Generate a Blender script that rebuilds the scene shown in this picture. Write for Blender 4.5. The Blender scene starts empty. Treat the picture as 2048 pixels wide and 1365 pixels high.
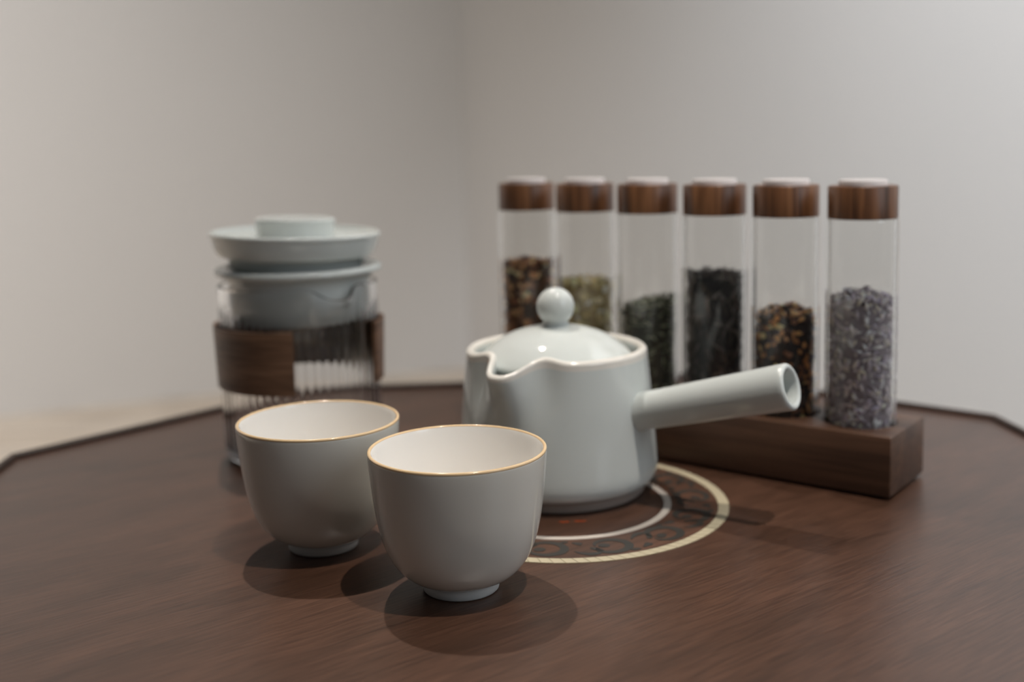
import bpy, bmesh, math, random
from mathutils import Vector, Matrix, Euler

# ------------------------------------------------------------------ camera, world, lights
T = 0.50                      # height of the table top above the floor
scene = bpy.context.scene
scene.view_settings.view_transform = 'Standard'
scene.view_settings.look = 'None'
scene.view_settings.gamma = 1.0
scene.view_settings.use_curve_mapping = False
scene.view_settings.exposure = -0.7

def srgb(r, g, b):
    def c(v):
        v /= 255.0
        return v / 12.92 if v <= 0.04045 else ((v + 0.055) / 1.055) ** 2.4
    return (c(r), c(g), c(b), 1.0)

F_PX, PITCH, ROLL, CAM_H, CY = 2244.186, 0.1204, 0.0237, 0.1765, -136.69
cam_data = bpy.data.cameras.new('camera')
cam = bpy.data.objects.new('camera', cam_data)
scene.collection.objects.link(cam)
cam_data.sensor_fit = 'HORIZONTAL'
cam_data.sensor_width = 36.0
cam_data.lens = F_PX * 36.0 / 2048.0
cam_data.shift_y = CY / 2048.0
cam_data.clip_start = 0.02
cam_data.dof.use_dof = True
cam_data.dof.focus_distance = 0.432
cam_data.dof.aperture_fstop = 5.0
down = Vector((0, -math.sin(PITCH), -math.cos(PITCH)))
fwd = Vector((0, math.cos(PITCH), -math.sin(PITCH)))
ex = Vector((1, 0, 0))
c_right = ex * math.cos(ROLL) + down * math.sin(ROLL)
c_down = ex * -math.sin(ROLL) + down * math.cos(ROLL)
cm = Matrix((c_right, -c_down, -fwd)).transposed().to_4x4()
cm.translation = Vector((0, 0, T + CAM_H))
cam.matrix_world = cm
scene.camera = cam

world = bpy.data.worlds.new('world')
scene.world = world
world.use_nodes = True
bg = world.node_tree.nodes['Background']
bg.inputs[0].default_value = (1.0, 0.98, 0.96, 1)
bg.inputs[1].default_value = 0.105

def spot(name, loc, target, power, color, radius=0.025, cone=80, blend=0.6):
    l = bpy.data.lights.new(name, 'SPOT')
    l.energy = power; l.color = color; l.shadow_soft_size = radius
    l.spot_size = math.radians(cone); l.spot_blend = blend
    o = bpy.data.objects.new(name, l)
    o.location = loc
    d = Vector(target) - Vector(loc)
    o.rotation_euler = d.to_track_quat('-Z', 'Y').to_euler()
    scene.collection.objects.link(o)
    return o

WARM = (1.0, 0.92, 0.84)
spot('downlight_a', (0.40, 0.10, T + 1.9), (0.15, 0.47, T), 160, WARM, radius=0.02, cone=24, blend=1.0)
spot('downlight_b', (-0.30, 1.20, T + 1.9), (-0.20, 0.47, T), 176, WARM, radius=0.02, cone=27, blend=1.0)
spot('wall_fill_left', (-1.8, 0.0, T + 1.9), (-2.44, 2.32, T - 0.4), 600, (1.0, 0.97, 0.955), cone=110, blend=1.0)  # added fill spot, placed and aimed to brighten the left wall
spot('wall_fill_right', (0.3, 0.0, T + 1.9), (0.82, 0.97, T + 0.8), 660, (0.89, 0.935, 1.0), cone=70, blend=1.0)  # added cool fill for the right wall, cone turned away from the table

win = bpy.data.lights.new('window_daylight', 'AREA')
win.shape = 'RECTANGLE'; win.size = 0.8; win.size_y = 1.1
win.energy = 13; win.color = (0.80, 0.90, 1.0)
wo = bpy.data.objects.new('window_daylight', win)
wo.location = (1.25, -0.35, T + 0.75)
wo.rotation_euler = (Vector((0.05, 0.5, T)) - wo.location).to_track_quat('-Z', 'Y').to_euler()
scene.collection.objects.link(wo)

# ------------------------------------------------------------------ helpers
COL = scene.collection

def empty(name, loc=(0, 0, 0), rz=0.0):
    o = bpy.data.objects.new(name, None)
    o.empty_display_size = 0.02
    o.location = loc; o.rotation_euler = (0, 0, rz)
    COL.objects.link(o)
    return o

def tag(o, label=None, cat=None, group=None, kind=None):
    if label: o['label'] = label
    if cat: o['category'] = cat
    if group: o['group'] = group
    if kind: o['kind'] = kind
    return o

def make_mesh(name, verts, faces, mats, smooth=True, face_mats=None, sharp_deg=None):
    me = bpy.data.meshes.new(name)
    me.from_pydata([tuple(v) for v in verts], [], faces)
    if not isinstance(mats, (list, tuple)): mats = [mats]
    for m in mats: me.materials.append(m)
    bm = bmesh.new(); bm.from_mesh(me)
    bmesh.ops.recalc_face_normals(bm, faces=bm.faces)
    bm.to_mesh(me); bm.free()
    for i, p in enumerate(me.polygons):
        p.use_smooth = smooth
        if face_mats: p.material_index = face_mats[i]
    if smooth and sharp_deg:
        me.set_sharp_from_angle(angle=math.radians(sharp_deg))
    return me

def obj(name, me, parent=None, loc=(0, 0, 0), rot=(0, 0, 0)):
    o = bpy.data.objects.new(name, me)
    o.location = loc; o.rotation_euler = rot
    COL.objects.link(o)
    if parent: o.parent = parent
    return o

def lathe(profile, seg=96, fn=None, closed=False):
    """profile: list of (r, z); fn(theta, r, z)->(r, z). r == 0 only at the ends."""
    verts, faces, rows = [], [], []
    for r, z in profile:
        if r < 1e-7:
            rows.append([len(verts)]); verts.append((0, 0, z)); continue
        row = []
        for k in range(seg):
            th = 2 * math.pi * k / seg
            rr, zz = fn(th, r, z) if fn else (r, z)
            row.append(len(verts)); verts.append((rr * math.cos(th), rr * math.sin(th), zz))
        rows.append(row)
    pairs = list(zip(rows[:-1], rows[1:]))
    if closed: pairs.append((rows[-1], rows[0]))
    for a, b in pairs:
        for k in range(seg):
            k2 = (k + 1) % seg
            if len(a) == 1 and len(b) == 1: continue
            if len(a) == 1: faces.append((a[0], b[k2], b[k]))
            elif len(b) == 1: faces.append((a[k], a[k2], b[0]))
            else: faces.append((a[k], a[k2], b[k2], b[k]))
    return verts, faces

def smooth_profile(pts, n=6):
    """Catmull-Rom through (r, z) points."""
    out = []
    P = [pts[0]] + list(pts) + [pts[-1]]
    for i in range(1, len(P) - 2):
        p0, p1, p2, p3 = P[i - 1], P[i], P[i + 1], P[i + 2]
        for k in range(n):
            t = k / n
            out.append(tuple(0.5 * (2 * p1[j] + (p2[j] - p0[j]) * t + (2 * p0[j] - 5 * p1[j] + 4 * p2[j] - p3[j]) * t * t
                             + (3 * p1[j] - p0[j] - 3 * p2[j] + p3[j]) * t ** 3) for j in (0, 1)))
    out.append(pts[-1])
    return out

def arc(cx, cz, r, a0, a1, n=8):
    return [(cx + r * math.cos(math.radians(a0 + (a1 - a0) * i / n)), cz + r * math.sin(math.radians(a0 + (a1 - a0) * i / n))) for i in range(n + 1)]

def prism(poly_bottom, poly_top):
    n = len(poly_bottom)
    v = list(poly_bottom) + list(poly_top)
    f = [tuple(range(n))[::-1], tuple(range(n, 2 * n))] + [(i, (i + 1) % n, n + (i + 1) % n, n + i) for i in range(n)]
    return v, f

# ------------------------------------------------------------------ materials
def mat(name):
    m = bpy.data.materials.new(name); m.use_nodes = True
    nt = m.node_tree
    return m, nt, nt.nodes['Principled BSDF']

def N(nt, kind, **kw):
    n = nt.nodes.new(kind)
    for k, v in kw.items(): setattr(n, k, v)
    return n

def plain(name, col, rough=0.5, coat=0.0, spec=0.5, noise=0.0, nscale=30.0):
    m, nt, b = mat(name)
    b.inputs['Base Color'].default_value = col
    b.inputs['Roughness'].default_value = rough
    b.inputs['Coat Weight'].default_value = coat
    b.inputs['Specular IOR Level'].default_value = spec
    if noise:
        tc = N(nt, 'ShaderNodeTexCoord'); nz = N(nt, 'ShaderNodeTexNoise')
        nz.inputs['Scale'].default_value = nscale; nz.inputs['Detail'].default_value = 4
        hs = N(nt, 'ShaderNodeMix', data_type='RGBA')
        hs.inputs[6].default_value = tuple(c * (1 - noise) for c in col[:3]) + (1,)
        hs.inputs[7].default_value = tuple(min(1, c * (1 + noise)) for c in col[:3]) + (1,)
        nt.links.new(tc.outputs['Object'], nz.inputs['Vector'])
        nt.links.new(nz.outputs['Fac'], hs.inputs[0])
        nt.links.new(hs.outputs[2], b.inputs['Base Color'])
    return m

def wood(name, dark, mid, light, grain=(6, 120, 120), rough=0.4, rot=0.0, bump=0.05, coat=0.0, coarse=(1.5, 14, 14), spec=0.5, fine_mix=0.75):
    m, nt, b = mat(name)
    tc = N(nt, 'ShaderNodeTexCoord')
    mp0 = N(nt, 'ShaderNodeMapping'); mp0.inputs['Rotation'].default_value = (0, 0, rot)
    nt.links.new(tc.outputs['Object'], mp0.inputs['Vector'])
    def stretched(scale, detail, distort=0.0):
        mp = N(nt, 'ShaderNodeMapping'); mp.inputs['Scale'].default_value = scale
        nt.links.new(mp0.outputs['Vector'], mp.inputs['Vector'])
        nz = N(nt, 'ShaderNodeTexNoise')
        nz.inputs['Scale'].default_value = 1.0; nz.inputs['Detail'].default_value = detail
        nz.inputs['Distortion'].default_value = distort
        nt.links.new(mp.outputs['Vector'], nz.inputs['Vector'])
        return nz
    big = stretched(coarse, 5, 1.2)
    ramp = N(nt, 'ShaderNodeValToRGB')
    ramp.color_ramp.elements[0].position = 0.30; ramp.color_ramp.elements[0].color = dark
    ramp.color_ramp.elements[1].position = 0.72; ramp.color_ramp.elements[1].color = light
    e = ramp.color_ramp.elements.new(0.5); e.color = mid
    nt.links.new(big.outputs['Fac'], ramp.inputs['Fac'])
    fine = stretched(grain, 6, 0.4)
    fr = N(nt, 'ShaderNodeValToRGB')
    fr.color_ramp.elements[0].position = 0.34; fr.color_ramp.elements[0].color = (0.45, 0.42, 0.4, 1)
    fr.color_ramp.elements[1].position = 0.62; fr.color_ramp.elements[1].color = (1.0, 1.0, 1.0, 1)
    nt.links.new(fine.outputs['Fac'], fr.inputs['Fac'])
    mx = N(nt, 'ShaderNodeMix', data_type='RGBA', blend_type='MULTIPLY')
    mx.inputs[0].default_value = fine_mix
    nt.links.new(ramp.outputs['Color'], mx.inputs[6]); nt.links.new(fr.outputs['Color'], mx.inputs[7])
    nt.links.new(mx.outputs[2], b.inputs['Base Color'])
    b.inputs['Roughness'].default_value = rough
    b.inputs['Specular IOR Level'].default_value = spec
    b.inputs['Coat Weight'].default_value = coat
    b.inputs['Coat Roughness'].default_value = 0.3
    bp = N(nt, 'ShaderNodeBump'); bp.inputs['Strength'].default_value = bump; bp.inputs['Distance'].default_value = 0.001
    nt.links.new(fine.outputs['Fac'], bp.inputs['Height']); nt.links.new(bp.outputs['Normal'], b.inputs['Normal'])
    return m

def ceramic(name, col, rough=0.08, sss=0.15):
    m, nt, b = mat(name)
    tc = N(nt, 'ShaderNodeTexCoord'); nz = N(nt, 'ShaderNodeTexNoise')
    nz.inputs['Scale'].default_value = 35; nz.inputs['Detail'].default_value = 3
    mx = N(nt, 'ShaderNodeMix', data_type='RGBA')
    mx.inputs[6].default_value = tuple(c * 0.97 for c in col[:3]) + (1,); mx.inputs[7].default_value = col
    nt.links.new(tc.outputs['Object'], nz.inputs['Vector']); nt.links.new(nz.outputs['Fac'], mx.inputs[0])
    nt.links.new(mx.outputs[2], b.inputs['Base Color'])
    b.inputs['Roughness'].default_value = rough
    b.inputs['IOR'].default_value = 1.5
    b.inputs['Subsurface Weight'].default_value = sss
    b.inputs['Subsurface Radius'].default_value = (1.0, 0.9, 0.8)
    b.inputs['Subsurface Scale'].default_value = 0.002
    return m

def glass(name, tint=(0.985, 0.985, 0.98, 1), ior=1.47, rough=0.02):
    m = bpy.data.materials.new(name); m.use_nodes = True
    nt = m.node_tree; nt.nodes.clear()
    out = N(nt, 'ShaderNodeOutputMaterial'); mix = N(nt, 'ShaderNodeMixShader')
    tr = N(nt, 'ShaderNodeBsdfTransparent'); tr.inputs[0].default_value = tint
    gl = N(nt, 'ShaderNodeBsdfGlossy'); gl.inputs['Roughness'].default_value = rough
    # thin-sheet Fresnel (the same from both sides of the wall of glass)
    lw = N(nt, 'ShaderNodeLayerWeight'); lw.inputs['Blend'].default_value = 0.5
    pw = N(nt, 'ShaderNodeMath', operation='POWER'); pw.inputs[1].default_value = 5.0
    f0 = ((ior - 1) / (ior + 1)) ** 2
    fr = N(nt, 'ShaderNodeMath', operation='MULTIPLY_ADD'); fr.inputs[1].default_value = 1 - f0; fr.inputs[2].default_value = f0
    nt.links.new(lw.outputs['Facing'], pw.inputs[0]); nt.links.new(pw.outputs[0], fr.inputs[0])
    nt.links.new(fr.outputs[0], mix.inputs[0]); nt.links.new(tr.outputs[0], mix.inputs[1]); nt.links.new(gl.outputs[0], mix.inputs[2])
    nt.links.new(mix.outputs[0], out.inputs[0])
    return m

def clear_glass(name, col=(0.985, 0.985, 0.985, 1), ior=1.47):
    m, nt, b = mat(name)
    b.inputs['Base Color'].default_value = col
    b.inputs['Roughness'].default_value = 0.0
    b.inputs['IOR'].default_value = ior
    b.inputs['Transmission Weight'].default_value = 1.0
    return m

def tube_glass(name, ior=1.47):
    # thin clear sheet seen face on, bending glass towards the silhouette
    m = glass(name, ior=ior)
    nt = m.node_tree
    out = next(n for n in nt.nodes if n.type == 'OUTPUT_MATERIAL')
    thin = next(n for n in nt.nodes if n.type == 'MIX_SHADER')
    lw = next(n for n in nt.nodes if n.type == 'LAYER_WEIGHT')
    rf = N(nt, 'ShaderNodeBsdfGlass'); rf.inputs['Roughness'].default_value = 0.0; rf.inputs['IOR'].default_value = ior
    mr = N(nt, 'ShaderNodeMapRange', interpolation_type='SMOOTHSTEP')
    mr.inputs['From Min'].default_value = 0.60; mr.inputs['From Max'].default_value = 0.78
    mx = N(nt, 'ShaderNodeMixShader')
    nt.links.new(lw.outputs['Facing'], mr.inputs['Value']); nt.links.new(mr.outputs['Result'], mx.inputs[0])
    nt.links.new(thin.outputs[0], mx.inputs[1]); nt.links.new(rf.outputs[0], mx.inputs[2])
    nt.links.new(mx.outputs[0], out.inputs[0])
    return m

def coloured_bits(name, rough=0.8):
    m, nt, b = mat(name)
    at = N(nt, 'ShaderNodeAttribute'); at.attribute_name = 'bit_colour'
    nt.links.new(at.outputs['Color'], b.inputs['Base Color'])
    b.inputs['Roughness'].default_value = rough
    return m

M_WALL = plain('painted_plaster', srgb(205, 202, 198), 0.9, noise=0.02, nscale=3, spec=0.2)
M_FLOOR = wood('oak_floor', srgb(222, 206, 186), srgb(232, 218, 200), srgb(240, 228, 212), grain=(4, 60, 60), rough=0.45, coarse=(1, 9, 9))
M_TABLE = wood('dark_walnut_top', srgb(72, 49, 36), srgb(83, 57, 43), srgb(91, 63, 48), grain=(50, 820, 60), rough=0.33, rot=math.radians(-37), bump=0.08, coarse=(10, 45, 20), spec=0.62, fine_mix=0.75)
M_RAIL = wood('dark_walnut_rail', srgb(48, 33, 26), srgb(58, 41, 32), srgb(68, 49, 39), rough=0.55)
M_STAND = wood('walnut_block', srgb(70, 47, 33), srgb(88, 61, 44), srgb(102, 72, 53), grain=(16, 300, 300), rough=0.45, coarse=(5, 40, 40), bump=0.04)
M_CAP = wood('walnut_cap', srgb(54, 34, 21), srgb(120, 79, 50), srgb(150, 104, 68), grain=(300, 300, 20), rough=0.4, coarse=(130, 130, 8), bump=0.04)
M_SLEEVE = wood('walnut_sleeve', srgb(104, 76, 57), srgb(126, 93, 70), srgb(146, 110, 84), grain=(40, 40, 500), rough=0.5, coarse=(10, 10, 60))
M_CELADON = ceramic('celadon_glaze', srgb(207, 212, 209), 0.07)
M_CELADON_RIM = ceramic('celadon_rim_glaze', srgb(226, 222, 214), 0.15)
M_CUP_OUT = ceramic('pale_celadon_cup_glaze', srgb(207, 205, 197), 0.12)
M_CUP_IN = ceramic('white_cup_glaze', srgb(238, 235, 230), 0.06)
M_CUP_RIM = ceramic('tan_rim_glaze', srgb(224, 194, 152), 0.15, 0.0)
M_FOOT = plain('unglazed_foot', srgb(196, 196, 194), 0.7, noise=0.03)
M_POT_FOOT = plain('unglazed_teapot_foot', srgb(150, 138, 130), 0.75, noise=0.04)
M_GLASS = tube_glass('clear_glass')
M_JARGLASS = clear_glass('ribbed_glass')
M_WHITE = plain('white_plastic_disc', srgb(220, 213, 211), 0.4)
M_INLAY = plain('cream_inlay', srgb(178, 168, 142), 0.45, noise=0.12, nscale=220)
M_INLAY_BASE = plain('cream_inlay_joint', srgb(120, 106, 82), 0.6, noise=0.1, nscale=200)
M_INLAY2 = plain('pale_inlay', srgb(186, 178, 168), 0.42, noise=0.05, nscale=200)
M_SCROLL = plain('ebony_scroll', srgb(44, 42, 38), 0.45, noise=0.15, nscale=150)
M_BAND = wood('reddish_band', srgb(74, 50, 37), srgb(86, 58, 43), srgb(94, 65, 49), grain=(22, 420, 60), rough=0.42, rot=math.radians(-37), coarse=(7, 42, 20))
M_ORANGE = plain('orange_print', srgb(176, 74, 30), 0.5, noise=0.2, nscale=300)
M_BITS = coloured_bits('dried_bits')

# ------------------------------------------------------------------ the room
RC = Vector((-0.131, 3.277, 0))                      # corner of the two walls
dl = Vector((-1.178, -0.487, 0)).normalized()        # along the left wall, towards the left
dr = Vector((0.487, -1.178, 0)).normalized()         # along the right wall, towards the camera
WALL_H = 2.6
def slab(name, p0, p1, outward, h, m, t=0.12):
    o_ = outward.normalized() * t
    b = [p0, p1, p1 + o_, p0 + o_]
    v, f = prism([tuple(x) for x in b], [(x.x, x.y, h) for x in b])
    o = obj(name, make_mesh(name, v, f, m, smooth=False))
    tag(o, kind='structure'); return o
w = slab('wall_left', RC, RC + dl * 4.2, -dr, WALL_H, M_WALL)
tag(w, 'plain warm white wall behind the glass jar', 'wall')
w = slab('wall_right', RC - dl * 0.0, RC + dr * 4.2, -dl, WALL_H, M_WALL)
tag(w, 'plain warm white wall behind the row of tea tubes', 'wall')
fc = [RC - dl * 0.12 - dr * 0.12, RC + dl * 4.2 - dr * 0.12, RC + dl * 4.2 + dr * 4.2, RC - dl * 0.12 + dr * 4.2]
v, f = prism([(p.x, p.y, -0.05) for p in fc], [(p.x, p.y, 0.0) for p in fc])
o = obj('floor', make_mesh('floor', v, f, M_FLOOR, smooth=False))
tag(o, 'pale warm oak floor beyond the table edge', 'floor', kind='structure')

# ------------------------------------------------------------------ the octagonal tea table
RING = Vector((0.0221, 0.5274, 0))
norms = [(3.7, .272), (48.7, .275), (93.7, .264), (138.7, .296), (183.7, .300), (228.7, .288), (273.7, .285), (318.7, .285)]
def corners(off):
    out = []
    for i in range(8):
        (a0, d0), (a1, d1) = norms[i], norms[(i + 1) % 8]
        a0, a1 = math.radians(a0), math.radians(a1); d0 += off; d1 += off
        det = math.cos(a0) * math.sin(a1) - math.sin(a0) * math.cos(a1)
        out.append(((d0 * math.sin(a1) - d1 * math.sin(a0)) / det, (math.cos(a0) * d1 - math.cos(a1) * d0) / det))
    return out
table = empty('tea_table', (RING.x, RING.y, 0))
tag(table, 'dark walnut octagonal tea table with raised edge and round inlay', 'table')
ci, co = corners(0.001), corners(0.0065)
cb = corners(0.002)
v, f = prism([(x, y, T - 0.022) for x, y in cb], [(x, y, T) for x, y in cb])
top = obj('table_top', make_mesh('table_top', v, f, M_TABLE, smooth=False), table)
for i in range(8):
    j = (i + 1) % 8
    prof = [(0, -0.026), (0.0, 0.0020), (0.2, 0.0027), (0.7, 0.0027), (1.0, 0.0012), (1.0, -0.026)]
    vs = []
    for k, q in ((0, i), (1, j)):
        for tt, z in prof:
            vs.append((ci[q][0] + (co[q][0] - ci[q][0]) * tt, ci[q][1] + (co[q][1] - ci[q][1]) * tt, T + z))
    n = len(prof)
    fs = [tuple(range(n)), tuple(range(2 * n - 1, n - 1, -1))] + [(k, (k + 1) % n, n + (k + 1) % n, n + k) for k in range(n)]
    obj('rim_rail', make_mesh('rim_rail', vs, fs, M_RAIL, smooth=False), table)
apron_in, apron_out = corners(-0.05), corners(-0.03)
vs = [(x, y, z) for ring, z in ((apron_out, T - 0.022), (apron_out, T - 0.07), (apron_in, T - 0.07), (apron_in, T - 0.022)) for x, y in ring]
fs = [(a * 8 + i, a * 8 + (i + 1) % 8, ((a + 1) % 4) * 8 + (i + 1) % 8, ((a + 1) % 4) * 8 + i) for a in range(4) for i in range(8)]
obj('apron', make_mesh('apron', vs, fs, M_RAIL, smooth=False), table)
for i in (0, 2, 4, 6):
    x, y = corners(-0.06)[i]
    s0, s1 = 0.018, 0.012
    v, f = prism([(x - s1, y - s1, 0), (x + s1, y - s1, 0), (x + s1, y + s1, 0), (x - s1, y + s1, 0)],
                 [(x - s0, y - s0, T - 0.022), (x + s0, y - s0, T - 0.022), (x + s0, y + s0, T - 0.022), (x - s0, y + s0, T - 0.022)])
    obj('leg', make_mesh('leg', v, f, M_RAIL, smooth=False), table)

# round inlay: outer cream ring of slanted pieces, scroll band, inner pale ring
def flat_ring(name, r0, r1, z, m, parent):
    v, f = lathe([(r0, T), (r1, T), (r1, T + z), (r0, T + z)], 144, closed=True)
    return obj(name, make_mesh(name, v, f, m, smooth=False), parent)
R_OO, R_OI, R_IO, R_II = 0.0794, 0.0741, 0.0521, 0.0486
outer = flat_ring('outer_inlay_ring', R_OI, R_OO, 0.00012, M_INLAY_BASE, table)
tag(outer, 'cream outer inlay ring of slanted pieces')
nt_ = 96
da = 2 * math.pi / nt_
def polar(r, a, z): return (r * math.cos(a), r * math.sin(a), z)
g_ = 0.0022 * 0.5
b_ = []
for z in (T + 0.00005, T + 0.00030):
    ring = []
    for (r, a) in ((R_OI + .0002, 0.05 * da), (R_OO - .0002, 0.55 * da), (R_OO - .0002, 1.49 * da), (R_OI + .0002, 0.99 * da)):
        ring.append(polar(r, a, z))
    b_.append(ring)
v, f = prism(b_[0], b_[1])
tile_me = make_mesh('inlay_tile', v, f, M_INLAY, smooth=False)
for k in range(nt_):
    obj('inlay_tile', tile_me, outer, rot=(0, 0, k * da))
band = flat_ring('scroll_band', R_IO, R_OI, 0.00010, M_BAND, table)
inner = flat_ring('inner_inlay_ring', R_II, R_IO, 0.00028, M_INLAY2, table)
tag(inner, 'thin pale inner inlay ring')

def ribbon(pts, wid, z0, z1):
    """closed flat ribbon mesh with thickness along a 2D polyline."""
    L, R = [], []
    n = len(pts)
    for i, (x, y) in enumerate(pts):
        a = pts[max(0, i - 1)]; b = pts[min(n - 1, i + 1)]
        dx, dy = b[0] - a[0], b[1] - a[1]; d = math.hypot(dx, dy) or 1
        nx, ny = -dy / d, dx / d; w_ = wid[i] * 0.5
        L.append((x + nx * w_, y + ny * w_)); R.append((x - nx * w_, y - ny * w_))
    v, f = [], []
    for i in range(n):
        v += [(L[i][0], L[i][1], z1), (R[i][0], R[i][1], z1)]
    for i in range(n - 1):
        f.append((2 * i, 2 * i + 1, 2 * i + 3, 2 * i + 2))
    return v, f
def scroll_mesh(flip):
    V, Fc = [], []
    def add(v, f):
        o_ = len(V); V.extend(v); Fc.extend([tuple(i + o_ for i in q) for q in f])
    s = -1 if flip else 1
    z = T + 0.00024
    # (u along the arc, v across the band), metres; band mid radius 0.0631, half width 0.0105
    def blob(cx, cy, a, b, rot, lobes=0, k=26):
        v = [(cx, s * cy, z)]
        for i in range(k):
            th = 2 * math.pi * i / k
            m = 1 + (0.2 * math.cos(lobes * th) if lobes else 0)
            x, y = a * m * math.cos(th), b * m * math.sin(th)
            v.append((cx + x * math.cos(rot) - y * math.sin(rot), s * (cy + x * math.sin(rot) + y * math.cos(rot)), z))
        add(v, [(0, 1 + i, 1 + (i + 1) % k) for i in range(k)])
    # bold curl that closes on a round bud
    n = 44
    pts, wd = [], []
    for i in range(n + 1):
        t = i / n
        a = math.radians(20 + 335 * t)
        r = 0.0046 + 0.0040 * math.sin(math.pi * min(1, t * 1.05)) ** 0.8
        pts.append((-0.0012 + 1.12 * r * math.cos(a), s * (r * math.sin(a) * 0.98)))
        wd.append(0.0008 + 0.0030 * math.sin(math.pi * t) ** 0.8)
    add(*ribbon(pts, wd, 0, z))
    blob(-0.0002, 0.0014, 0.0027, 0.0022, 0.4)
    blob(0.0040, -0.0022, 0.0030, 0.0017, 0.9, 2)
    # leaf tail towards the next curl
    pts = [(0.0030 + 0.0105 * i / 10, s * (-0.0062 - 0.0022 * math.sin(math.pi * i / 10) + 0.0030 * i / 10)) for i in range(11)]
    add(*ribbon(pts, [0.0006 + 0.0026 * math.sin(math.pi * (i / 10) ** 0.7) for i in range(11)], 0, z))
    blob(0.0112, 0.0058, 0.0026, 0.0016, 0.5, 3)
    blob(-0.0105, -0.0078, 0.0022, 0.0012, 0.2)
    out = [polar(0.0631 + max(-0.0102, min(0.0102, y)), -x / 0.0631, zz) for x, y, zz in V]
    # give thickness
    top_n = len(out)
    out2 = out + [(x, y, T + 0.00005) for x, y, _ in out]
    from collections import Counter
    ec = Counter()
    for q in Fc:
        for i in range(len(q)):
            ec[tuple(sorted((q[i], q[(i + 1) % len(q)])))] += 1
    F2 = list(Fc) + [(e[0], e[1], e[1] + top_n, e[0] + top_n) for e, c in ec.items() if c == 1]
    return make_mesh('scroll', out2, F2, M_SCROLL, smooth=False)
sm = [scroll_mesh(False), scroll_mesh(True)]
NS = 14
for k in range(NS):
    obj('scroll', sm[k % 2], band, rot=(0, 0, math.radians(-50.5) + 2 * math.pi * k / NS))
for (ang, rr, wx) in ((-92, 0.0290, 0.0042), (-79, 0.0288, 0.0030), (-74.5, 0.0292, 0.0026)):
    a = math.radians(ang)
    pts = [(rr * math.cos(a) + wx * (i / 6 - 0.5), rr * math.sin(a) + 0.0005 * math.sin(i * 1.3)) for i in range(7)]
    v, f = ribbon(pts, [0.0012 + 0.0008 * math.sin(i * 2.1 + ang) for i in range(7)], 0, T + 0.00015)
    obj('printed_mark', make_mesh('printed_mark', v, f, M_ORANGE, smooth=False), table)

# ------------------------------------------------------------------ the two cups
def make_cup(loc, label, s=1.0):
    c = empty('tea_cup', loc)
    c.scale = (s, s, s)
    tag(c, label, 'cup', 'pale tea cups with tan rims')
    outp = [(0.0156, 0.0046), (0.0172, 0.0051), (0.0212, 0.0072), (0.0252, 0.0111), (0.0284, 0.0163), (0.0308, 0.0232),
            (0.0326, 0.0320), (0.0338, 0.0415), (0.0346, 0.0500), (0.0349, 0.0553), (0.0347, 0.0561)]
    outp = smooth_profile(outp, 5)
    inp = [(0.03385, 0.0567), (0.0335, 0.0563), (0.0331, 0.0545), (0.0327, 0.0500), (0.0319, 0.0415), (0.0306, 0.0325), (0.0285, 0.0245), (0.0255, 0.0182),
           (0.0212, 0.0132), (0.0150, 0.0100), (0.0080, 0.0086), (0.0, 0.0082)]
    inp = smooth_profile(inp, 5); inp[-1] = (0.0, inp[-1][1])
    v, f = lathe([(0.0, 0.0046)] + outp, 128)
    obj('outer_body', make_mesh('cup_outer', v, f, M_CUP_OUT), c)
    v, f = lathe(inp, 128)
    o = obj('inner_glaze', make_mesh('cup_inner', v, f, M_CUP_IN), c)
    tag(o, 'white glazed inside')
    lip = arc(0.03425, 0.0563, 0.00072, -55, 175, 14)
    v, f = lathe(lip + [(0.0337, 0.0556), (0.0346, 0.0553)], 128, closed=True)
    o = obj('rim', make_mesh('cup_rim', v, f, M_CUP_RIM), c); tag(o, 'thin tan glazed rim line')
    ft = [(0.0138, 0.0006), (0.0144, 0.0), (0.0150, 0.0006), (0.0153, 0.0020), (0.0157, 0.0052), (0.0130, 0.0052), (0.0132, 0.002)]
    v, f = lathe(ft, 96, closed=True)
    obj('foot_ring', make_mesh('cup_foot', v, f, M_FOOT), c)
    return c
make_cup((-0.0230, 0.4262, T), 'pale grey tea cup with tan rim nearest the camera, overlapping the other cup')
make_cup((-0.0856, 0.4760, T), 'pale grey tea cup with tan rim standing before the glass jar', 1.0024)

# ------------------------------------------------------------------ the teapot
def sstep(a, b, x):
    t = max(0.0, min(1.0, (x - a) / (b - a))); return t * t * (3 - 2 * t)
def beak(th0, A, dz, sig, B, delta, sig2, hump, z0, z1):
    def fn(th, r, z):
        d = (th - th0 + math.pi) % (2 * math.pi) - math.pi
        s = sstep(z0, z1, z) ** 1.4
        g = math.exp(-abs(d / sig) ** 2.8)
        fl = math.exp(-((d - delta) / sig2) ** 2) + math.exp(-((d + delta) / sig2) ** 2)
        return r + s * (A * g - B * fl), z + sstep(z1 - 0.012, z1, z) * (dz * g + hump * fl)
    return fn
POT = (0.0212, 0.5517, T + 0.0004)
HA = math.radians(-34)
SA = math.radians(-122)
pot = empty('teapot', POT)
tag(pot, 'pale celadon teapot with a hollow side handle and ball lid', 'teapot')
bk = beak(SA, 0.0122, -0.0046, 0.20, 0.0030, 0.40, 0.16, 0.0020, 0.030, 0.072)
outp = smooth_profile([(0.0440, 0.0050), (0.0468, 0.0062), (0.0489, 0.0092), (0.0496, 0.0135), (0.0493, 0.0210), (0.0483, 0.0340),
                       (0.0472, 0.0480), (0.0460, 0.0600), (0.0452, 0.0680)], 5)
rim = arc(0.0428, 0.0700, 0.0023, -5, 185, 14)
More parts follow.
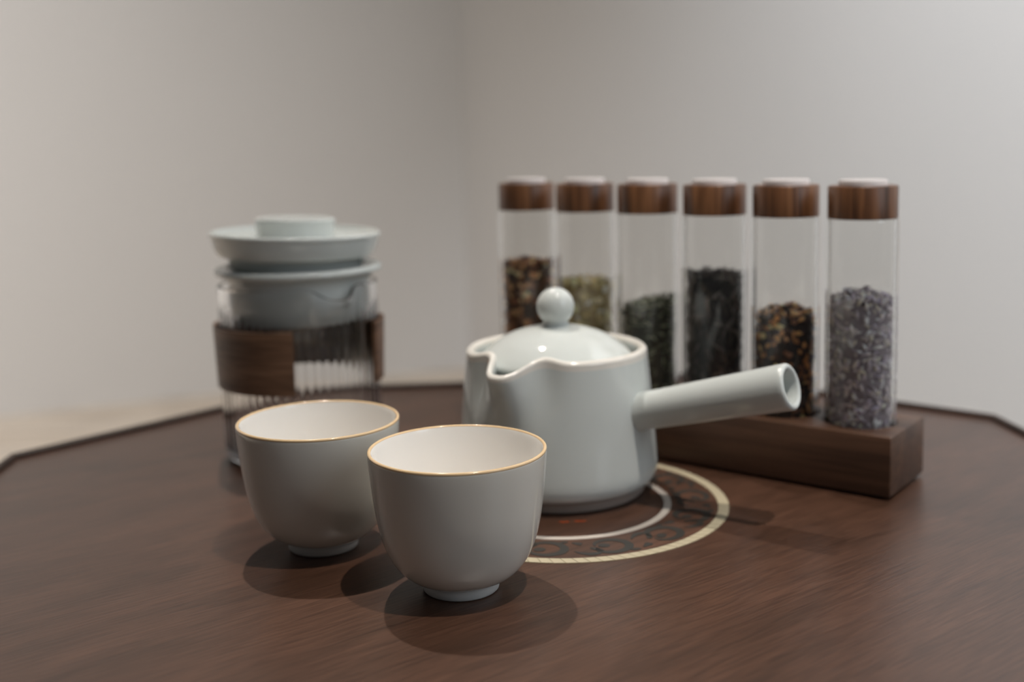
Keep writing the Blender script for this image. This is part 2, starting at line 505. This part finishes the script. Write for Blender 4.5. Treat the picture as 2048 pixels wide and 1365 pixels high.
inp = smooth_profile([(0.0404, 0.0685), (0.0411, 0.0600), (0.0425, 0.0480), (0.0435, 0.0340), (0.0440, 0.0200), (0.0420, 0.0110), (0.0300, 0.0080), (0.0, 0.0075)], 4)
inp[-1] = (0.0, inp[-1][1])
prof = [(0.0, 0.0050)] + outp + rim + inp
v, f = lathe(prof, 192, bk)
seg = 192
n_out = len([(0, 0)] + outp) - 1
fm = []
for row in range(len(prof) - 1):
    fm += [1 if n_out <= row <= n_out + len(rim) - 1 else 0] * seg
obj('body', make_mesh('teapot_body', v, f, [M_CELADON, M_CELADON_RIM], face_mats=fm), pot)
v, f = lathe([(0.0395, 0.0), (0.0425, 0.0), (0.0432, 0.0010), (0.0436, 0.0054), (0.0395, 0.0054)], 128, closed=True)
obj('foot_ring', make_mesh('teapot_foot', v, f, M_POT_FOOT, sharp_deg=40), pot)
# handle: hollow tube
hp0 = Vector((0.0415 * math.cos(HA), 0.0415 * math.sin(HA), 0.0426))
hp1 = Vector((0.1215 * math.cos(HA), 0.1215 * math.sin(HA), 0.0642))
ax = (hp1 - hp0); HL = ax.length
hprof = [(0.0, 0.0), (0.0096, 0.0), (0.0094, 0.0040), (0.0091, 0.0075), (0.0091, 0.0105)] + [(0.0091 + 0.0015 * t / 10, 0.0105 + (HL - 0.0135) * t / 10) for t in range(1, 11)]
hprof += arc(0.0090, HL - 0.0016, 0.0016, 15, 165, 8) + [(0.0072, HL - 0.006), (0.0069, HL - 0.02), (0.0066, HL - 0.06), (0.0, HL - 0.061)]
v, f = lathe(hprof, 72)
q = ax.to_track_quat('Z', 'Y')
hd = obj('handle', make_mesh('teapot_handle', v, f, M_CELADON), pot, hp0, q.to_euler())
# lid and ball
lidp = smooth_profile([(0.0, 0.0822), (0.0060, 0.0822), (0.0120, 0.0817), (0.0200, 0.0797), (0.0280, 0.0760), (0.0340, 0.0715), (0.0378, 0.0675), (0.0386, 0.0655)], 5)
lidp[0] = (0.0, lidp[0][1])
v, f = lathe(lidp + [(0.0380, 0.0640), (0.0300, 0.0640), (0.0, 0.0640)], 128)
lid = obj('lid', make_mesh('teapot_lid', v, f, M_CELADON), pot)
kp = [(0.0068, 0.0812), (0.0064, 0.0826), (0.0066, 0.0838)] + arc(0, 0.0921, 0.0094, -50, 90, 20)
kp[-1] = (0.0, kp[-1][1])
v, f = lathe(kp, 72)
obj('ball_knob', make_mesh('ball_knob', v, f, M_CELADON), lid)

# ------------------------------------------------------------------ the glass jar with infuser, lid and wooden sleeve
JAR = (-0.1213, 0.6300, T)
jar = empty('glass_tea_jar', JAR)
tag(jar, 'ribbed glass tea jar with celadon lid, infuser and dark wooden sleeve', 'jar')
JS = math.radians(-54)
jb = beak(JS, 0.0075, -0.0055, 0.22, 0.0006, 0.45, 0.2, 0.0006, 0.074, 0.0985)
def ribs(th, r, z):
    k = sstep(0.004, 0.010, z) * (1 - sstep(0.080, 0.088, z))
    r2 = r + 0.00055 * k * (abs(math.sin(th * 30)) - 0.5)
    return jb(th, r2, z)
op = smooth_profile([(0.0, 0.0), (0.0360, 0.0), (0.0418, 0.0008), (0.0438, 0.0030), (0.0444, 0.0070), (0.0445, 0.0300), (0.0445, 0.0600), (0.0444, 0.0820), (0.0445, 0.0960)], 6)
op[0] = (0.0, 0.0)
lipj = arc(0.0434, 0.0972, 0.0012, -20, 200, 8)
ip = smooth_profile([(0.0423, 0.0960), (0.0424, 0.0820), (0.0425, 0.0600), (0.0425, 0.0300), (0.0422, 0.0110), (0.0400, 0.0075), (0.0300, 0.0068), (0.0, 0.0068)], 6)
ip[-1] = (0.0, ip[-1][1])
def ribbed(th, r, z):
    return ribs(th, r, z) if r > 0.0435 else jb(th, r, z)
v, f = lathe(op + lipj + ip, 480, ribbed)
obj('glass_body', make_mesh('jar_glass', v, f, M_JARGLASS), jar)
# infuser
ifl = arc(0.0445, 0.1058, 0.0021, -90, 90, 10)
prof = [(0.0392, 0.1035)] + [(0.0430, 0.1037)] + ifl + [(0.0400, 0.1079), (0.0380, 0.1060), (0.0372, 0.0900), (0.0355, 0.0790), (0.0, 0.0785), (0.0, 0.0765)]
prof2 = [(0.0, 0.0765), (0.0340, 0.0767), (0.0372, 0.0782), (0.0390, 0.0860), (0.0396, 0.0960), (0.0398, 0.1030), (0.0425, 0.1036)] + ifl + \
        [(0.0400, 0.1078), (0.0380, 0.1050), (0.0374, 0.0900), (0.0355, 0.0800), (0.0330, 0.0788), (0.0, 0.0786)]
v, f = lathe(prof2, 128)
obj('infuser', make_mesh('infuser', v, f, M_CELADON), jar, (0.0010, 0, 0))
# lid, a little askew
lp = [(0.0, 0.0), (0.0360, 0.0), (0.0372, 0.0010), (0.0376, 0.0035), (0.0415, 0.0045), (0.0440, 0.0075), (0.0458, 0.0130), (0.0468, 0.0175)]
lp = [(0.0, 0.0), (0.0350, 0.0), (0.0366, 0.0012), (0.0370, 0.0062)] + smooth_profile([(0.0385, 0.0064), (0.0425, 0.0074), (0.0450, 0.0116), (0.0466, 0.0172)], 4)
lp += arc(0.0464, 0.0190, 0.0014, -20, 160, 8) + smooth_profile([(0.0440, 0.0180), (0.0400, 0.0166), (0.0300, 0.0160), (0.0235, 0.0160), (0.0, 0.0160)], 3)
lp[-1] = (0.0, 0.0160)
v, f = lathe(lp, 128)
lid = obj('lid', make_mesh('jar_lid', v, f, M_CELADON), jar, (-0.0006, 0, 0.1066), (0, math.radians(1.7), 0))
kp = [(0.0212, 0.0155), (0.0214, 0.0175), (0.0220, 0.0250)] + arc(0.0210, 0.0265, 0.0014, -10, 90, 6) + [(0.0190, 0.0275), (0.0, 0.0273)]
v, f = lathe(kp, 96)
obj('knob', make_mesh('jar_knob', v, f, M_CELADON), lid)
# C-shaped wooden sleeve, open towards the front right
a0, a1 = math.radians(-19), math.radians(-84 + 360)
na = 90
vs, fs = [], []
for k in range(na + 1):
    a = a0 + (a1 - a0) * k / na
    for r, z in ((0.0451, 0.0425), (0.0466, 0.0423), (0.0478, 0.0764), (0.0453, 0.0766)):
        vs.append((r * math.cos(a), r * math.sin(a), z))
for k in range(na):
    for q_ in range(4):
        fs.append((k * 4 + q_, k * 4 + (q_ + 1) % 4, (k + 1) * 4 + (q_ + 1) % 4, (k + 1) * 4 + q_))
fs += [(0, 1, 2, 3), tuple(na * 4 + i for i in (3, 2, 1, 0))]
obj('wooden_sleeve', make_mesh('wooden_sleeve', vs, fs, M_SLEEVE, sharp_deg=40), jar)

# ------------------------------------------------------------------ the wooden stand
RA = 0.6558
A0 = Vector((0.1770, 0.5158, 0))
U = Vector((-math.cos(RA), math.sin(RA), 0)); Wd = Vector((math.sin(RA), math.cos(RA), 0))
GS = [0.2305, 0.1882, 0.1465, 0.1050, 0.0645, 0.0244]
RL, RW, RH = 0.2550, 0.0497, 0.0307
HOLE_R, HOLE_D, FLOOR_Z = 0.0180, 0.0100, RH - 0.0100
bm = bmesh.new()
bmesh.ops.create_cube(bm, size=1.0)
for vv in bm.verts:
    vv.co = Vector((vv.co.x * RL, vv.co.y * RW, (vv.co.z + 0.5) * (RH - 0.0012) + 0.0012))
bmesh.ops.bevel(bm, geom=list(bm.edges), offset=0.0012, segments=2, affect='EDGES', profile=0.5)
bm2 = bmesh.new()
stand_c = A0 + U * (RL / 2) + Wd * (RW / 2)
me = bpy.data.meshes.new('tube_stand'); bm.to_mesh(me); bm.free()
me.materials.append(M_STAND)
stand = obj('tube_stand', me, None, (stand_c.x, stand_c.y, T + 0.0004), (0, 0, math.atan2(-U.y, -U.x)))
tag(stand, 'long dark walnut block stand holding the six glass tubes', 'stand')
COFF = 0.0252
for g in GS:
    res = bmesh.ops.create_cone(bm2, cap_ends=True, segments=64, radius1=HOLE_R, radius2=HOLE_R, depth=0.04)
    for vv in res['verts']:
        vv.co += Vector((RL / 2 - g, COFF - RW / 2, FLOOR_Z + 0.02))
cut_me = bpy.data.meshes.new('cut'); bm2.to_mesh(cut_me); bm2.free()
cutter = bpy.data.objects.new('cut', cut_me); COL.objects.link(cutter)
cutter.matrix_world = Matrix.Translation(stand.location) @ Euler(stand.rotation_euler).to_matrix().to_4x4()
md = stand.modifiers.new('holes', 'BOOLEAN'); md.object = cutter; md.operation = 'DIFFERENCE'; md.solver = 'EXACT'
bpy.context.view_layer.update()
dg = bpy.context.evaluated_depsgraph_get()
nm = bpy.data.meshes.new_from_object(stand.evaluated_get(dg))
stand.modifiers.clear(); stand.data = nm
bpy.data.objects.remove(cutter)
for p in nm.polygons: p.use_smooth = True
nm.set_sharp_from_angle(angle=math.radians(30))
# four low feet that leave a dark gap under the block
for sx in (-1, 1):
    for sy in (-1, 1):
        v, f = lathe([(0, 0), (0.005, 0), (0.005, 0.0014), (0, 0.0014)], 24)
        obj('foot_pad', make_mesh('foot_pad', v, f, M_RAIL, sharp_deg=40), stand, (sx * (RL / 2 - 0.012), sy * (RW / 2 - 0.010), 0))

# ------------------------------------------------------------------ the glass tubes and what is in them
R_T, R_I = 0.0173, 0.0159
Z0, ZC, ZT = FLOOR_Z, 0.1330, 0.1489
def tube_mesh():
    h = ZC - Z0
    prof = [(0, 0), (R_T - 0.002, 0.0)] + arc(R_T - 0.002, 0.002, 0.002, -90, 0, 5) + [(R_T, 0.0024), (R_T, h - 0.0016), (R_T, h - 0.0012), (R_T - 0.0004, h - 0.0001), (R_I + 0.0003, h - 0.0001), (R_I, h - 0.001)] + \
           [(R_I, h - 0.0014), (R_I, 0.0046), (R_I, 0.0042)] + arc(R_I - 0.002, 0.0042, 0.002, 0, -90, 5) + [(R_I - 0.0024, 0.0022), (0, 0.0022)]
    v, f = lathe(prof, 64)
    return make_mesh('glass_tube_body', v, f, M_GLASS, sharp_deg=50)
tube_me = tube_mesh()
v, f = lathe([(0, 0), (0.0164, 0), (0.0167, 0.0003), (0.0167, ZT - ZC - 0.0006), (0.0162, ZT - ZC), (0, ZT - ZC)], 64)
cap_me = make_mesh('tube_cap', v, f, M_CAP, sharp_deg=40)
v, f = lathe([(0, 0), (0.0116, 0), (0.0117, 0.0022), (0.0113, 0.0028), (0, 0.0028)], 48)
disc_me = make_mesh('cap_disc', v, f, M_WHITE, sharp_deg=40)

rng = random.Random(7)
def bits_object(name, R, h, n, palette, shape, top_fn, core_col, label, gain=1.5):
    V, Fc, C = [], [], []
    # core
    seg = 40
    rc = R - 0.0012
    rows = [(0.0, 0.0), (rc, 0.0)] + [(rc, h * t / 6 - 0.0022) for t in range(1, 7)] + [(rc * 0.6, h - 0.002), (0.0, h - 0.002)]
    v, f = lathe(rows, seg)
    for (x, y, z) in v:
        zz = z
        if z > h * 0.5:
            zz = z + top_fn(x / R, y / R) * sstep(h * 0.5, h, z)
        V.append((x, y, max(0.0, zz))); C.append(core_col)
    Fc += f
    oct_f = [(0, 2, 4), (2, 1, 4), (1, 3, 4), (3, 0, 4), (2, 0, 5), (1, 2, 5), (3, 1, 5), (0, 3, 5)]
    for k in range(n):
        sl, sw, st = shape
        s = rng.uniform(0.6, 1.25)
        l_, w_, t_ = sl * s * rng.uniform(0.7, 1.2), sw * s * rng.uniform(0.7, 1.3), st * s
        on_top = rng.random() < 0.24
        a = rng.uniform(0, 2 * math.pi)
        if on_top:
            rr = R * math.sqrt(rng.random()) * 0.94
            x, y = rr * math.cos(a), rr * math.sin(a)
            z = h + top_fn(x / R, y / R) + rng.uniform(-0.0016, 0.0010)
            rot = Euler((rng.uniform(-0.7, 0.7), rng.uniform(-0.7, 0.7), rng.uniform(0, 6.3))).to_matrix()
        else:
            rr = R - rng.uniform(0.0003, 0.0016)
            x, y = rr * math.cos(a), rr * math.sin(a)
            z = rng.uniform(0.0008, h + top_fn(x / R, y / R))
            # long axis lies in the tangent plane
            tilt = rng.gauss(0, 0.6) if sl > 3 * sw else rng.uniform(0, 6.3)
            tang = Vector((-math.sin(a), math.cos(a), 0)); up = Vector((0, 0, 1)); rad = Vector((math.cos(a), math.sin(a), 0))
            la = (up * math.cos(tilt) + tang * math.sin(tilt)) if sl > 6 * sw else (tang * math.cos(tilt) + up * math.sin(tilt))
            wa = rad.cross(la)
            la = (la + rad * rng.uniform(-0.25, 0.25)).normalized()
            rot = Matrix((la, wa, rad)).transposed()
        col = rng.choice(palette); j = gain * rng.uniform(0.7, 1.25)
        col = (min(0.92, col[0] * j), min(0.92, col[1] * j), min(0.92, col[2] * j), 1)
        b = len(V)
        for d in ((-l_, 0, 0), (l_, 0, 0), (0, -w_, 0), (0, w_, 0), (l_ * 0.1, 0, t_), (0, w_ * 0.1, -t_)):
            p = rot @ Vector(d)
            p = Vector((x, y, z)) + p * 0.5
            rxy = math.hypot(p.x, p.y)
            if rxy > R: p.x *= R / rxy; p.y *= R / rxy
            V.append((p.x, p.y, max(0.0002, p.z))); C.append(col)
        Fc += [tuple(b + i for i in q_) for q_ in oct_f]
    me = make_mesh(name, V, Fc, M_BITS, smooth=False)
    at = me.color_attributes.new('bit_colour', 'FLOAT_COLOR', 'POINT')
    for i, c in enumerate(C): at.data[i].color = c
    return me

S = srgb
flat = lambda x, y: 0.0008 * math.sin(7 * x + 3 * y)
def dome(k): return lambda x, y: k * (0.5 - (x * x + y * y)) + 0.0006 * math.sin(9 * x - 5 * y)
def slope(k): return lambda x, y: k * x + 0.0008 * math.sin(8 * x + 4 * y) - 0.001 * (x * x + y * y)
FILL = [
    ('dried_brown_tea', 0.1010, 520, [S(150, 104, 66), S(176, 126, 82), S(110, 74, 50), S(204, 160, 112), S(134, 88, 62), S(226, 196, 152), S(86, 60, 44)], (0.0062, 0.0044, 0.0026), flat, S(70, 48, 34),
     'coarse brown dried tea pieces in the tube farthest along the stand'),
    ('dried_flower_tea', 0.0925, 520, [S(214, 200, 158), S(232, 220, 184), S(184, 168, 122), S(160, 142, 98), S(238, 230, 202), S(196, 182, 130)], (0.0060, 0.0040, 0.0018), flat, S(170, 152, 110),
     'cream and yellow dried flower petals in the tube beside the teapot knob'),
    ('green_tea_leaves', 0.0835, 720, [S(116, 118, 96), S(94, 96, 76), S(136, 138, 116), S(76, 76, 60), S(152, 154, 132)], (0.0060, 0.0016, 0.0010), slope(0.0035), S(74, 74, 62),
     'dull green rolled tea leaves, lowest filling of all the tubes'),
    ('black_tea_leaves', 0.1010, 720, [S(66, 62, 58), S(48, 46, 44), S(92, 88, 84), S(76, 66, 58), S(118, 112, 106)], (0.0090, 0.0014, 0.0010), flat, S(38, 36, 34),
     'black twisted tea leaves heaped high in a tube behind the handle'),
    ('mixed_dark_tea', 0.0840, 680, [S(92, 70, 58), S(66, 56, 52), S(178, 122, 74), S(204, 146, 92), S(126, 88, 66), S(78, 70, 68), S(224, 172, 122)], (0.0048, 0.0030, 0.0016), dome(0.005), S(54, 43, 37),
     'dark tea mixed with orange brown pieces, behind the handle opening'),
    ('dried_lavender', 0.0945, 1700, [S(190, 180, 182), S(168, 158, 162), S(212, 202, 200), S(196, 188, 172), S(150, 138, 144), S(226, 218, 210), S(176, 166, 182), S(120, 110, 114)], (0.0050, 0.0019, 0.0015), dome(0.0045), S(150, 140, 144),
     'grey purple dried lavender buds in the tube nearest the camera'),
]
POS = ['holding coarse brown tea, first of the row above the teapot spout', 'holding cream dried flowers, second in the row',
       'holding green tea leaves, third in the row', 'holding black tea leaves, fourth in the row',
       'holding dark tea with orange brown pieces, behind the handle end', 'holding lavender buds, at the near end of the stand']
for i, g in enumerate(GS):
    p = A0 + U * g + Wd * COFF
    t = empty('tea_tube', (p.x, p.y, T + Z0), rng.uniform(0, 6.28))
    tag(t, 'wood capped glass tube ' + POS[i], 'tube', 'wood capped glass tubes in the stand')
    obj('glass_body', tube_me, t)
    c = obj('wooden_cap', cap_me, t, (0, 0, ZC - Z0), (0, 0, rng.uniform(0, 6.28)))
    obj('white_disc', disc_me, c, (0, 0, ZT - ZC))
    name, top, n, pal, shp, fn, core, lab = FILL[i]
    me = bits_object(name, R_I - 0.0004, top - (Z0 + 0.0024), n, pal, shp, fn, core, lab)
    b = obj(name, me, None, (p.x, p.y, T + Z0 + 0.0024))
    tag(b, lab, 'dried tea', kind='stuff')
